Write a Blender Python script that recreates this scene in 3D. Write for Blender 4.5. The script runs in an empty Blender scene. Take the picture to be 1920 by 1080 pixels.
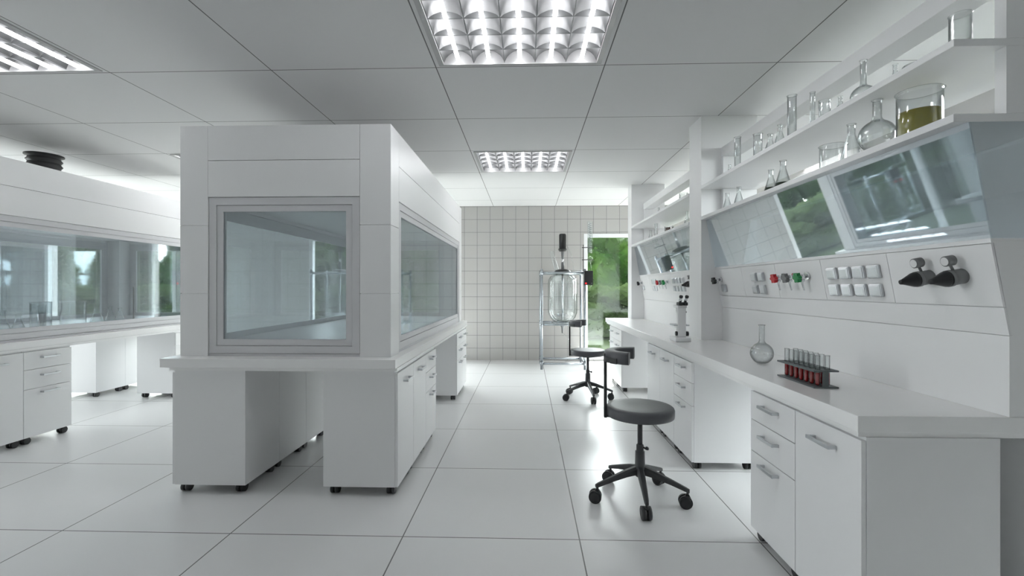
import bpy, bmesh, math, random
from mathutils import Vector, Matrix
random.seed(7)
PI = math.pi
sc = bpy.context.scene
COL = sc.collection

# ---------------------------------------------------------------- materials
def new_mat(name):
    m = bpy.data.materials.new(name); m.use_nodes = True
    nt = m.node_tree
    return m, nt, nt.nodes.get('Principled BSDF')

def plain(name, col, rough=0.4, metal=0.0, spec=0.5, noise=0.0, coat=0.0):
    m, nt, b = new_mat(name)
    b.inputs['Base Color'].default_value = (*col, 1)
    b.inputs['Roughness'].default_value = rough
    b.inputs['Metallic'].default_value = metal
    b.inputs['Specular IOR Level'].default_value = spec
    if coat: b.inputs['Coat Weight'].default_value = coat
    if noise:
        tc = nt.nodes.new('ShaderNodeTexCoord'); n = nt.nodes.new('ShaderNodeTexNoise')
        n.inputs['Scale'].default_value = 60; n.inputs['Detail'].default_value = 4
        nt.links.new(tc.outputs['Object'], n.inputs['Vector'])
        bp = nt.nodes.new('ShaderNodeBump'); bp.inputs['Strength'].default_value = noise
        bp.inputs['Distance'].default_value = 0.002
        nt.links.new(n.outputs['Fac'], bp.inputs['Height'])
        nt.links.new(bp.outputs['Normal'], b.inputs['Normal'])
    return m

def grid_mat(name, base, line, axes, origin, size, lw, rough, spec=0.5, bump=0.4, var=0.0):
    """tiles: surface divided by joints; axes e.g. (0,1) for X,Y in world metres"""
    m, nt, b = new_mat(name)
    L = nt.links
    tc = nt.nodes.new('ShaderNodeTexCoord'); sp = nt.nodes.new('ShaderNodeSeparateXYZ')
    L.new(tc.outputs['Object'], sp.inputs[0])
    ms = []
    def math_(op, a, bv=None):
        n = nt.nodes.new('ShaderNodeMath'); n.operation = op
        for i, v in enumerate((a, bv)):
            if v is None: continue
            if isinstance(v, (int, float)): n.inputs[i].default_value = v
            else: L.new(v, n.inputs[i])
        return n.outputs[0]
    for k in (0, 1):
        s = math_('SUBTRACT', sp.outputs[axes[k]], origin[k] - size[k] * 100.0)
        s = math_('DIVIDE', s, size[k])
        s = math_('FRACT', s)
        s = math_('SUBTRACT', s, 0.5)
        s = math_('ABSOLUTE', s)
        s = math_('GREATER_THAN', s, 0.5 - lw / size[k] / 2)
        ms.append(s)
    mx = math_('MAXIMUM', ms[0], ms[1])
    mix = nt.nodes.new('ShaderNodeMix'); mix.data_type = 'RGBA'
    L.new(mx, mix.inputs[0])
    mix.inputs[6].default_value = (*base, 1); mix.inputs[7].default_value = (*line, 1)
    L.new(mix.outputs[2], b.inputs['Base Color'])
    inv = math_('SUBTRACT', 1.0, mx)
    bp = nt.nodes.new('ShaderNodeBump'); bp.inputs['Strength'].default_value = bump
    bp.inputs['Distance'].default_value = 0.003
    L.new(inv, bp.inputs['Height']); L.new(bp.outputs['Normal'], b.inputs['Normal'])
    b.inputs['Roughness'].default_value = rough
    b.inputs['Specular IOR Level'].default_value = spec
    return m

def pane_mat(name, tint, refl_col, rough, ior, boost=0.0):
    """sheet glass: tinted see-through with a mirror sheen that grows at grazing angles"""
    m, nt, b = new_mat(name); L = nt.links
    nt.nodes.remove(b)
    out = nt.nodes.get('Material Output')
    tr = nt.nodes.new('ShaderNodeBsdfTransparent'); tr.inputs[0].default_value = (*tint, 1)
    gl = nt.nodes.new('ShaderNodeBsdfGlossy'); gl.inputs['Color'].default_value = (*refl_col, 1)
    gl.inputs['Roughness'].default_value = rough
    r0 = ((ior-1)/(ior+1))**2 + boost
    fr = nt.nodes.new('ShaderNodeLayerWeight'); fr.inputs[0].default_value = .5
    pw = nt.nodes.new('ShaderNodeMath'); pw.operation = 'POWER'; L.new(fr.outputs['Facing'], pw.inputs[0]); pw.inputs[1].default_value = 4.0
    ad = nt.nodes.new('ShaderNodeMath'); ad.operation = 'MULTIPLY_ADD'; ad.use_clamp = True
    L.new(pw.outputs[0], ad.inputs[0]); ad.inputs[1].default_value = (1-r0)*.8; ad.inputs[2].default_value = r0
    mx = nt.nodes.new('ShaderNodeMixShader')
    L.new(ad.outputs[0], mx.inputs[0]); L.new(tr.outputs[0], mx.inputs[1]); L.new(gl.outputs[0], mx.inputs[2])
    L.new(mx.outputs[0], out.inputs[0])
    return m

def glass_mat(name, col=(1, 1, 1), ior=1.47):
    m, nt, b = new_mat(name)
    b.inputs['Base Color'].default_value = (*col, 1)
    b.inputs['Roughness'].default_value = 0.0
    b.inputs['IOR'].default_value = ior
    b.inputs['Transmission Weight'].default_value = 1.0
    return m

def thin_glass(name, face=(.965, .975, .975), edge=(.24, .26, .27), pw=2.4):
    m, nt, b = new_mat(name); L = nt.links
    nt.nodes.remove(b)
    lw = nt.nodes.new('ShaderNodeLayerWeight'); lw.inputs[0].default_value = .5
    p = nt.nodes.new('ShaderNodeMath'); p.operation = 'POWER'; L.new(lw.outputs['Facing'], p.inputs[0]); p.inputs[1].default_value = pw
    mc = nt.nodes.new('ShaderNodeMix'); mc.data_type = 'RGBA'; L.new(p.outputs[0], mc.inputs[0])
    mc.inputs[6].default_value = (*face, 1); mc.inputs[7].default_value = (*edge, 1)
    tr = nt.nodes.new('ShaderNodeBsdfTransparent'); L.new(mc.outputs[2], tr.inputs[0])
    gl = nt.nodes.new('ShaderNodeBsdfGlossy'); gl.inputs['Roughness'].default_value = .015
    q = nt.nodes.new('ShaderNodeMath'); q.operation = 'MULTIPLY_ADD'; q.use_clamp = True
    L.new(p.outputs[0], q.inputs[0]); q.inputs[1].default_value = .5; q.inputs[2].default_value = .07
    mx = nt.nodes.new('ShaderNodeMixShader'); L.new(q.outputs[0], mx.inputs[0]); L.new(tr.outputs[0], mx.inputs[1]); L.new(gl.outputs[0], mx.inputs[2])
    L.new(mx.outputs[0], nt.nodes.get('Material Output').inputs[0])
    return m

def emit_mat(name, col, strength):
    m, nt, b = new_mat(name)
    nt.nodes.remove(b)
    e = nt.nodes.new('ShaderNodeEmission'); e.inputs[0].default_value = (*col, 1); e.inputs[1].default_value = strength
    nt.links.new(e.outputs[0], nt.nodes.get('Material Output').inputs[0])
    return m

def leaf_mat(name, c1, c2, scale=1.5):
    m, nt, b = new_mat(name); L = nt.links
    tc = nt.nodes.new('ShaderNodeTexCoord'); n = nt.nodes.new('ShaderNodeTexNoise')
    n.inputs['Scale'].default_value = scale; n.inputs['Detail'].default_value = 3
    L.new(tc.outputs['Object'], n.inputs['Vector'])
    r = nt.nodes.new('ShaderNodeValToRGB')
    r.color_ramp.elements[0].position = 0.38; r.color_ramp.elements[0].color = (*c1, 1)
    r.color_ramp.elements[1].position = 0.62; r.color_ramp.elements[1].color = (*c2, 1)
    L.new(n.outputs['Fac'], r.inputs[0]); L.new(r.outputs[0], b.inputs['Base Color'])
    b.inputs['Roughness'].default_value = 0.9; b.inputs['Specular IOR Level'].default_value = 0.0
    tl = nt.nodes.new('ShaderNodeBsdfTranslucent'); L.new(r.outputs[0], tl.inputs[0])
    mx = nt.nodes.new('ShaderNodeMixShader'); mx.inputs[0].default_value = 0.45
    L.new(b.outputs[0], mx.inputs[1]); L.new(tl.outputs[0], mx.inputs[2])
    L.new(mx.outputs[0], nt.nodes.get('Material Output').inputs[0])
    return m

TW = 1.0
M = {
 'white':   plain('white_laminate', (.83, .833, .84), .34, noise=.04),
 'whiteb':  plain('white_panel', (.87, .872, .876), .40),
 'worktop': plain('white_worktop', (.90, .90, .90), .22, noise=.03),
 'frame':   plain('pale_grey_metal_frame', (.66, .66, .68), .35),
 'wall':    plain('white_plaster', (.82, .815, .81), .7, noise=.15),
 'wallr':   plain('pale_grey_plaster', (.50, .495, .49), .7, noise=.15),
 'chrome':  plain('brushed_steel', (.75, .76, .78), .18, 1.0),
 'satin':   plain('satin_aluminium', (.58, .60, .62), .30, .9),
 'steel':   plain('blue_grey_steel_tube', (.40, .43, .46), .24, .9),
 'handle':  plain('satin_handle', (.60, .62, .64), .30, .8),
 'black':   plain('black_plastic', (.018, .019, .021), .42),
 'charcoal':plain('charcoal_metal', (.045, .047, .05), .38),
 'rubber':  plain('dark_rubber', (.02, .02, .022), .6),
 'seat':    plain('grey_vinyl', (.088, .090, .099), .42, noise=.25),
 'rackgrey':plain('slate_plastic', (.12, .135, .14), .5),
 'midgrey': plain('mid_grey_plastic', (.20, .205, .21), .45),
 'green':   plain('green_plastic', (.01, .26, .07), .35),
 'red':     plain('red_plastic', (.55, .02, .03), .35),
 'greyknob':plain('grey_plastic_knob', (.20, .20, .21), .4),
 'dial':    plain('white_dial', (.8, .8, .8), .4),
 'reflector': plain('lamp_reflector', (.13, .132, .135), .36, .6),
 'louvre':  plain('louvre_blade', (.22, .225, .23), .35, .5),
 'lampframe': plain('white_lamp_frame', (.85, .86, .87), .35),
 'lamprim': plain('lamp_rim', (.45, .45, .455), .4),
 'tube':    emit_mat('lamp_tube_glow', (.98, .985, 1.0), 9.5),
 'glass':   thin_glass('lab_glass'),
 'jar':     thin_glass('reactor_glass', (.95, .965, .965), (.42, .47, .47), 3.0),
 'hoodglass': pane_mat('hood_glass', (.78, .81, .825), (.90, .96, 1.0), .035, 1.5, .11),
 'consoleglass': pane_mat('console_glass', (.86, .89, .905), (.94, .975, 1.0), .02, 1.5, .32),
 'windowglass': pane_mat('window_glass', (.95, .975, .96), (.9, .95, .95), .05, 1.45, .015),
 'yellow':  plain('yellow_oil', (.34, .30, .006), .1, 0, .5),
 'darkliq': plain('dark_green_liquid', (.012, .03, .012), .08),
 'olive':   plain('olive_liquid', (.33, .34, .01), .1),
 'blood':   plain('red_liquid', (.50, .006, .010), .12),
 'brown':   plain('brown_liquid', (.10, .035, .02), .1),
 'redlamp': emit_mat('red_indicator_glow', (1, .02, .02), 1.2),
 'bark':    plain('bark', (.10, .07, .05), .8),
 'leaf':    leaf_mat('sunlit_leaves', (.006, .020, .003), (.022, .046, .008), .9),
 'leaf2':   leaf_mat('hedge_leaves', (.016, .028, .009), (.026, .040, .015), 1.6),
 'lawn':    leaf_mat('lawn_grass', (.014, .022, .009), (.020, .030, .012), 3.0),
 'floor':   grid_mat('floor_tiles', (.78, .783, .787), (.20, .20, .20), (0, 1), (-.7053, 2.611), (1.0, 1.0), .007, .27, .5, .25),
 'ceil':    grid_mat('ceiling_panels', (.70, .70, .705), (.16, .16, .16), (0, 1), (-.6538, 3.314), (1.2068, 1.0145), .008, .75, .3, .3),
 'tiles':   grid_mat('wall_tiles', (.47, .46, .45), (.17, .17, .17), (0, 2), (-1.22, -.018), (.2505, .2505), .006, .22, .5, .6),
}

# ---------------------------------------------------------------- mesh builder
class MB:
    def __init__(s): s.bm = bmesh.new(); s.smooth = []
    def _add(s, verts, faces, smooth=False):
        vs = [s.bm.verts.new(v) for v in verts]
        for f in faces:
            try:
                fc = s.bm.faces.new([vs[i] for i in f]); fc.smooth = smooth
            except ValueError: pass
        return vs
    def box(s, x0, x1, y0, y1, z0, z1, bev=0.0):
        if bev:
            b = bmesh.new()
            bmesh.ops.create_cube(b, size=1)
            for v in b.verts:
                v.co = Vector(((x0+x1)/2 + v.co.x*(x1-x0), (y0+y1)/2 + v.co.y*(y1-y0), (z0+z1)/2 + v.co.z*(z1-z0)))
            bmesh.ops.bevel(b, geom=b.edges[:], offset=bev, segments=2, affect='EDGES', profile=.6)
            s.merge(b)
            return s
        v = [(x, y, z) for x in (x0, x1) for y in (y0, y1) for z in (z0, z1)]
        s._add(v, [(0,1,3,2), (4,6,7,5), (0,4,5,1), (2,3,7,6), (0,2,6,4), (1,5,7,3)])
        return s
    def merge(s, b, mat=None, smooth=None):
        m = {}
        for v in b.verts:
            m[v] = s.bm.verts.new(mat @ v.co if mat else v.co)
        for f in b.faces:
            try:
                nf = s.bm.faces.new([m[v] for v in f.verts]); nf.smooth = f.smooth if smooth is None else smooth
            except ValueError: pass
        b.free()
    def prism_y(s, poly, y0, y1):
        """poly of (x,z) extruded along Y"""
        n = len(poly)
        v = [(x, y0, z) for x, z in poly] + [(x, y1, z) for x, z in poly]
        f = [tuple(range(n)), tuple(range(2*n-1, n-1, -1))] + [(i, i+n, (i+1) % n + n, (i+1) % n) for i in range(n)]
        s._add(v, f); return s
    def prism_z(s, poly, z0, z1, smooth=False):
        n = len(poly)
        v = [(x, y, z0) for x, y in poly] + [(x, y, z1) for x, y in poly]
        f = [tuple(range(n-1, -1, -1)), tuple(range(n, 2*n))]
        vs = s._add(v, f)
        for i in range(n):
            fc = s.bm.faces.new([vs[i], vs[(i+1) % n], vs[(i+1) % n + n], vs[i+n]]); fc.smooth = smooth
        return s
    def lathe(s, prof, seg=24, o=(0, 0, 0), mat=None, closed=False):
        """prof: list of (r,z); spun round Z"""
        rings = []
        for r, z in prof:
            if r < 1e-5: rings.append([s.bm.verts.new(s._tx((0, 0, z), o, mat))])
            else: rings.append([s.bm.verts.new(s._tx((r*math.cos(2*PI*k/seg), r*math.sin(2*PI*k/seg), z), o, mat)) for k in range(seg)])
        pairs = list(zip(rings, rings[1:]))
        if closed: pairs.append((rings[-1], rings[0]))
        for a, b in pairs:
            for k in range(seg):
                k2 = (k+1) % seg
                if len(a) == 1 and len(b) == 1: continue
                if len(a) == 1: vs = [a[0], b[k], b[k2]]
                elif len(b) == 1: vs = [a[k], a[k2], b[0]]
                else: vs = [a[k], a[k2], b[k2], b[k]]
                try: f = s.bm.faces.new(vs); f.smooth = True
                except ValueError: pass
        return s
    def _tx(s, p, o, mat):
        p = Vector(p)
        if mat: p = mat @ p
        return p + Vector(o)
    def cyl(s, a, b, r, r2=None, seg=16, cap=True):
        a, b = Vector(a), Vector(b); d = b - a
        if r2 is None: r2 = r
        q = Vector((0, 0, 1)).rotation_difference(d.normalized()).to_matrix()
        L = d.length
        ra = [s.bm.verts.new(a + q @ Vector((r*math.cos(2*PI*k/seg), r*math.sin(2*PI*k/seg), 0))) for k in range(seg)]
        rb = [s.bm.verts.new(a + q @ Vector((r2*math.cos(2*PI*k/seg), r2*math.sin(2*PI*k/seg), L))) for k in range(seg)]
        for k in range(seg):
            f = s.bm.faces.new([ra[k], ra[(k+1) % seg], rb[(k+1) % seg], rb[k]]); f.smooth = True
        if cap:
            s.bm.faces.new(ra[::-1]); s.bm.faces.new(rb)
        return s
    def tube(s, pts, r, seg=10):
        pts = [Vector(p) for p in pts]
        prev = None; up = Vector((0, 0, 1)); first = None
        for i, p in enumerate(pts):
            t = (pts[min(i+1, len(pts)-1)] - pts[max(i-1, 0)]).normalized()
            u = up.cross(t)
            if u.length < 1e-3: u = Vector((1, 0, 0)).cross(t)
            u.normalize(); w = t.cross(u)
            ri = r[i] if isinstance(r, (list, tuple)) else r
            ring = [s.bm.verts.new(p + u*ri*math.cos(2*PI*k/seg) + w*ri*math.sin(2*PI*k/seg)) for k in range(seg)]
            if prev:
                for k in range(seg):
                    f = s.bm.faces.new([prev[k], prev[(k+1) % seg], ring[(k+1) % seg], ring[k]]); f.smooth = True
            else: first = ring
            prev = ring
        s.bm.faces.new(first[::-1]); s.bm.faces.new(prev)
        return s
    def build(s, name, mat, parent=None, loc=None, rotz=0, xf=None, label=None, normals=True):
        if xf: bmesh.ops.transform(s.bm, matrix=xf, verts=s.bm.verts)
        if normals: bmesh.ops.recalc_face_normals(s.bm, faces=s.bm.faces)
        me = bpy.data.meshes.new(name); s.bm.to_mesh(me); s.bm.free()
        me.materials.append(mat)
        o = bpy.data.objects.new(name, me); COL.objects.link(o)
        if loc is not None: o.location = loc
        o.rotation_euler.z = rotz
        if parent: o.parent = parent
        if label: o['label'] = label
        return o

def tag(o, label, cat, group=None):
    o['label'] = label; o['category'] = cat
    if group: o['group'] = group
    return o
def thing(name, label, cat, loc=(0, 0, 0), rotz=0, group=None):
    o = bpy.data.objects.new(name, None); COL.objects.link(o)
    o.empty_display_size = .1
    o.location = loc; o.rotation_euler = (0, 0, rotz)
    return tag(o, label, cat, group)
def structure(o): o['kind'] = 'structure'; return o
def children(o):
    return [c for c in COL.objects if c.parent is o]
def copy_thing(o, loc, label, rotz=None, group=None):
    c = o.copy(); COL.objects.link(c); c.location = loc
    if rotz is not None: c.rotation_euler.z = rotz
    c['label'] = label
    if group: c['group'] = group
    for ch in children(o):
        d = ch.copy(); COL.objects.link(d); d.parent = c
        for g in children(ch):
            e = g.copy(); COL.objects.link(e); e.parent = d
    return c

# ---------------------------------------------------------------- camera
cam_d = bpy.data.cameras.new('camera'); cam = bpy.data.objects.new('camera', cam_d); COL.objects.link(cam)
cam_d.sensor_width = 36; cam_d.lens = 868.46/1920*36
cam_d.shift_y = -1.17/1920
cam_d.clip_start = .05; cam_d.clip_end = 200
cam.location = (0, 0, 1.4163); cam.rotation_euler = (PI/2, 0, .0323)
sc.camera = cam

# ---------------------------------------------------------------- room shell
CH = 2.9976
XL, XR, YB, YF = -10.6, 3.70, 9.0, -2.6
structure(MB().box(XL-.2, XR+.2, YF-.2, YB+.3, -.15, 0).build('floor', M['floor']))
# ceiling: panels with the lamp openings left free
CX0, CZ0, CW, CD = -.6538, 3.314, 1.2068, 1.0145
LAMPS = [(c, r) for c in (-6, -3, 0, 3) for r in (-1, 2)]
xs = [XL-.2] + [CX0+CW*i for i in range(-8, 4)] + [XR+.2]
ys = [YF-.2] + [CZ0+CD*j for j in range(-5, 6)] + [YB+.2]
cells = set()
for (c, r) in LAMPS: cells.add((round(CX0+CW*c, 3), round(CZ0+CD*r, 3)))
mb = MB()
for i in range(len(xs)-1):
    for j in range(len(ys)-1):
        x0, x1, y0, y1 = xs[i], xs[i+1], ys[j], ys[j+1]
        if (round(x0, 3), round(y0, 3)) in cells:
            if x1 > XR+.1: x1 = XR+.2
            e = .03                         # rim round the lamp recess
            mb.box(x0, x0+e, y0, y1, CH, CH+.02); mb.box(x1-e, x1, y0, y1, CH, CH+.02)
            mb.box(x0+e, x1-e, y0, y0+e, CH, CH+.02); mb.box(x0+e, x1-e, y1-e, y1, CH, CH+.02)
        else:
            mb.box(x0, x1, y0, y1, CH, CH+.02)
structure(mb.build('ceiling', M['ceil']))
structure(MB().box(XL-.2, XR+.2, YF-.2, YB+.2, CH+.14, CH+.2).build('ceiling_slab', M['whiteb']))
# walls
WINS = [(-9.68, -6.98), (-4.29, -1.60), (1.103, 3.60)]
WT, WB = 2.452, .03
mb = MB()
x = XL
for a, b in WINS:
    mb.box(x, a, YB, YB+.25, 0, CH+.02)
    mb.box(a, b, YB, YB+.25, WT, CH+.02)
    mb.box(a, b, YB, YB+.25, 0, WB)
    x = b
mb.box(x, XR, YB, YB+.25, 0, CH+.02)
structure(mb.build('wall_back', M['tiles']))
ADDED_SIDE_WINS = {'wall_left': (XL-.2, XL, [(2.2, 4.6)], .60, 2.85), 'wall_right': (XR, XR+.2, [(1.9, 3.42)], 1.0, 2.9)}  # side wall windows are added, out of view, to let in more light
for name, (x0, x1, spans, c, d) in ADDED_SIDE_WINS.items():
    mb = MB(); y = YF-.2
    for a, b in spans:
        mb.box(x0, x1, y, a, 0, CH+.14).box(x0, x1, a, b, 0, c).box(x0, x1, a, b, d, CH+.14); y = b
    mb.box(x0, x1, y, YB+.25, 0, CH+.14)
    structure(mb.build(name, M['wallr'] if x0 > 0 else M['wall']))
structure(MB().box(XL, XR, YF-.2, YF, 0, CH+.14).build('wall_front', M['wall']))
for n, (a, b) in enumerate(WINS):
    w = bpy.data.objects.new('window_%d' % (n+1), None); COL.objects.link(w); structure(w)
    f = .07; y0, y1 = YB-.01, YB+.07
    mb = MB().box(a, a+f, y0, y1, WB, WT).box(b-f, b, y0, y1, WB, WT).box(a+f, b-f, y0, y1, WT-f, WT).box(a+f, b-f, y0, y1, WB, WB+f)
    mb.box((a+b)/2+.05, (a+b)/2+.13, y0, y1, WB+f, WT-f)
    mb.build('window_frame', M['lampframe'], w)
    MB().box(a+f, b-f, YB+.03, YB+.04, WB+f, WT-f).build('window_pane', M['windowglass'], w)

wn = 3; PORT = []
for name, (x0, x1, spans, c, d) in ADDED_SIDE_WINS.items():
    for a, b in spans:
        wn += 1; xm = (x0+x1)/2; f = .07
        w = bpy.data.objects.new('window_%d' % wn, None); COL.objects.link(w); structure(w)  # unseen window, added for light from the side
        MB().box(xm-.04, xm+.04, a, a+f, c, d).box(xm-.04, xm+.04, b-f, b, c, d).box(xm-.04, xm+.04, a+f, b-f, c, c+f).box(xm-.04, xm+.04, a+f, b-f, d-f, d).build('window_frame', M['lampframe'], w)
        MB().box(xm-.005, xm+.005, a+f, b-f, c+f, d-f).build('window_pane', M['windowglass'], w)
        PORT.append((x0-.02 if x0 < 0 else x1+.02, a, b, c, d))

# ---------------------------------------------------------------- ceiling lamps
def make_lamp(label):
    w, d = CW-.06, CD-.06
    t = thing('ceiling_lamp', label, 'ceiling lamp', group='louvred ceiling lamps')
    x0, x1, y0, y1 = .03, .03+w, .03, .03+d
    # housing (open tray)
    mb = MB(); h = .115
    mb.box(x0, x1, y0, y1, h-.006, h).box(x0, x0+.006, y0, y1, .001, h-.006).box(x1-.006, x1, y0, y1, .001, h-.006)
    mb.box(x0+.006, x1-.006, y0, y0+.006, .001, h-.006).box(x0+.006, x1-.006, y1-.006, y1, .001, h-.006)
    mb.build('housing', M['lamprim'], t)
    f = .035; g = -.008
    MB().box(x0, x0+f, y0, y1, g, .004).box(x1-f, x1, y0, y1, g, .004).box(x0+f, x1-f, y0, y0+f*.7, g, .004).box(x0+f, x1-f, y1-f*.7, y1, g, .004).build('frame', M['lamprim'], t)
    ix0, ix1, iy0, iy1 = x0+f, x1-f, y0+f*.7, y1-f*.7
    cw = (ix1-ix0)/5
    for i in range(5):
        a = ix0+cw*i; b = a+cw; c = (a+b)/2; n = 14
        mb = MB()
        v = []
        for k in range(n+1):
            u = k/n; xx = a+.003+(cw-.006)*u
            zz = .008+.080*math.sin(PI*u)**.6
            v.append((xx, zz))
        vs = [mb.bm.verts.new((px, iy0, pz)) for px, pz in v]; vs2 = [mb.bm.verts.new((px, iy1, pz)) for px, pz in v]
        for k in range(n):
            fc = mb.bm.faces.new([vs[k], vs[k+1], vs2[k+1], vs2[k]]); fc.smooth = True
        mb.build('reflector', M['reflector'], t)
        MB().cyl((c, iy0+.01, .014), (c, iy1-.01, .014), .0135, seg=12).build('tube', M['tube'], t)
    mb = MB()
    for i in range(1, 5): mb.box(ix0+cw*i-.0025, ix0+cw*i+.0025, iy0, iy1, .002, .024)
    rd = (iy1-iy0)/5
    for j in range(1, 5):
        yy = iy0+rd*j
        for i in range(5):
            a = ix0+cw*i+.003; b = a+cw-.006
            top = [(a+(b-a)*k/12, .003+.040*math.sin(PI*k/12)**.7) for k in range(13)]
            poly = [(b, .001), (a, .001)] + top
            mb.prism_y(poly, yy-.0025, yy+.0025)
    mb.build('louvre', M['louvre'], t)
    return t
LAMP_LABELS = {
 (0, -1): 'square louvred ceiling lamp with five bright tubes, at the top middle of the view',
 (0, 2): 'louvred ceiling lamp further down the middle aisle, before the tiled wall',
 (-3, -1): 'louvred ceiling lamp cut by the upper left edge of the view',
 (-3, 2): 'louvred ceiling lamp whose corner peeps past the near fume hood top',
}
lamp0 = None
for (c, r) in LAMPS:
    lab = LAMP_LABELS.get((c, r), 'louvred ceiling lamp outside the view, ' + {-6: 'over the far left bench', -3: 'over the left aisle', 0: 'over the middle aisle', 3: 'by the right wall'}[c] + {-4: ', behind the camera', -1: ', level with the camera', 2: ', toward the windows'}[r])
    loc = (CX0+CW*c, CZ0+CD*r, CH)
    if lamp0 is None:
        lamp0 = make_lamp(lab); lamp0.location = loc
        lamp0.location.z = CH
    else: copy_thing(lamp0, loc, lab)

# ---------------------------------------------------------------- cabinets
CBZ, CTZ = .064, .8465
def add_casters(t, x0, x1, y0, y1):
    for cx in (x0+.06, x1-.06):
        for cy in (y0+.05, y1-.05):
            mb = MB()
            for s in (-1, 1):
                mb.cyl((cx+.004*s, cy+.012, .0305), (cx+.027*s, cy+.012, .0305), .0305, seg=18)
            mb.cyl((cx-.008, cy+.012, .0305), (cx+.008, cy+.012, .0305), .012, seg=10)
            mb.box(cx-.012, cx+.012, cy-.012, cy+.02, .046, .058)
            mb.cyl((cx, cy, .05), (cx, cy, CBZ), .01, seg=10)
            mb.build('caster', M['black'], t)
def add_handle(parent, xf, s, yc, zc, ln=.155):
    """bar handle on a front at x=xf; s = outward sign"""
    mb = MB()
    o = .028
    xa, xb = sorted((xf+s*o, xf+s*(o+.009)))
    mb.box(xa, xb, yc-ln/2, yc+ln/2, zc-.008, zc+.008, bev=.002)
    for q in (-1, 1):
        xa2, xb2 = sorted((xf, xf+s*(o+.002)))
        yy = yc+q*(ln/2-.008)
        mb.box(xa2, xb2, yy-.007, yy+.007, zc-.007, zc+.007)
    mb.build('handle', M['handle'], parent)
def cabinet(kind, s, label, group):
    """local: fronts at x=0 looking to s; body runs the other way .51 deep and 0..0.437 in y"""
    D, W = .51, .437
    t = thing('base_cabinet', label, 'cabinet', group=group)
    x_in = -s*D
    xa, xb = sorted((-s*.019, x_in))
    MB().box(xa, xb, .0015, W-.0015, CBZ, CTZ).build('carcass', M['white'], t)
    fa, fb = sorted((0, -s*.018))
    zt, zb = .833, CBZ+.002
    if kind == 'door':
        d = MB().box(fa, fb, .002, W-.002, zb, zt, bev=.0015).build('door', M['white'], t)
        add_handle(d, 0, s, W/2, zt-.075)
    else:
        for (a, b) in ((zt-.157, zt), (zt-.333, zt-.161), (zb, zt-.337)):
            d = MB().box(fa, fb, .002, W-.002, a, b, bev=.0015).build('drawer', M['white'], t)
            add_handle(d, 0, s, W/2, b-.058 if b-a < .3 else b-.038)
    x0, x1 = sorted((0, x_in))
    add_casters(t, x0, x1, 0, W)
    return t
protos = {}
def put_cab(kind, s, x, y, label, group):
    k = (kind, s)
    if k not in protos:
        protos[k] = cabinet(kind, s, label, group); protos[k].location = (x, y, 0); return protos[k]
    return copy_thing(protos[k], (x, y, 0), label, group=group)

GI, GB, GR = 'cabinets under the middle hood bench', 'cabinets under the left hood bench', 'cabinets under the right bench'
def hood_cabs(dx, g, names):
    right = [(3.10, 'door'), (3.537, 'door'), (3.974, 'drawers'), (5.76, 'drawers'), (6.197, 'drawers')]
    for i, (y, k) in enumerate(right): put_cab(k, 1, -.872+dx, y, names['r'][i], g)
    left = [(3.10, 'door'), (3.537, 'door'), (3.974, 'drawers'), (5.76, 'drawers'), (6.197, 'drawers')]
    for i, (y, k) in enumerate(left):
        if names['l'][i]: put_cab(k, -1, -2.432+dx, y, names['l'][i], g)
hood_cabs(0, GI, {
 'r': ['nearest white door cabinet on the aisle side of the middle hood bench',
       'white door cabinet between a door cabinet and a drawer cabinet, middle hood bench aisle side',
       'white three drawer cabinet beside the open knee space of the middle hood bench',
       'white drawer cabinet beyond the knee space at the far end of the middle hood bench',
       'last white drawer cabinet of the middle hood bench, nearest the tiled wall'],
 'l': ['white cabinet under the front left corner of the middle hood bench',
       'white cabinet behind the front left corner cabinet, its plain back seen through the gap',
       'third white cabinet back along the gap under the middle hood bench',
       'white cabinet hidden deep under the far left side of the middle hood bench',
       'last white cabinet on the far left side under the middle hood bench']})
hood_cabs(-3.6, GB, {
 'r': ['white door cabinet of the left hood bench, outside the left edge of the view',
       'white door cabinet cut by the left edge of the view, left hood bench',
       'white three drawer cabinet of the left hood bench, beside its open knee space',
       'white cabinet under the far end of the left hood bench, partly hidden',
       'last white cabinet of the left hood bench, behind its far end panel'],
 'l': [None, None, None,
       'white cabinet on the far side of the left hood bench, seen through the knee space',
       'white cabinet in the bright gap at the far side of the left hood bench']})
for (y, k, lab) in [
  (1.800, 'door', 'nearest white door cabinet under the right bench, in the lower right corner'),
  (2.237, 'drawers', 'white three drawer cabinet next to the nearest door cabinet of the right bench'),
  (3.615, 'drawers', 'white three drawer cabinet just behind the near stool, under the right bench'),
  (4.052, 'door', 'white door cabinet beside the drawers behind the near stool, under the right bench'),
  (4.489, 'door', 'white door cabinet furthest from the camera in the middle group of the right bench'),
  (6.28, 'drawers', 'white drawer cabinet with side panel facing the camera behind the near stool backrest'),
  (6.717, 'drawers', 'last white drawer cabinet of the right bench, next to the window')]:
    put_cab(k, -1, 1.270, y, lab, GR)
for (y, k, lab) in [(1.800, 'drawers', 'white cabinet at the right edge of the view, far side of the right bench'),
                    (2.237, 'door', 'cabinet hidden behind the one at the right edge of the view')]:
    put_cab(k, 1, 2.442, y, lab, GR)

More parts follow.
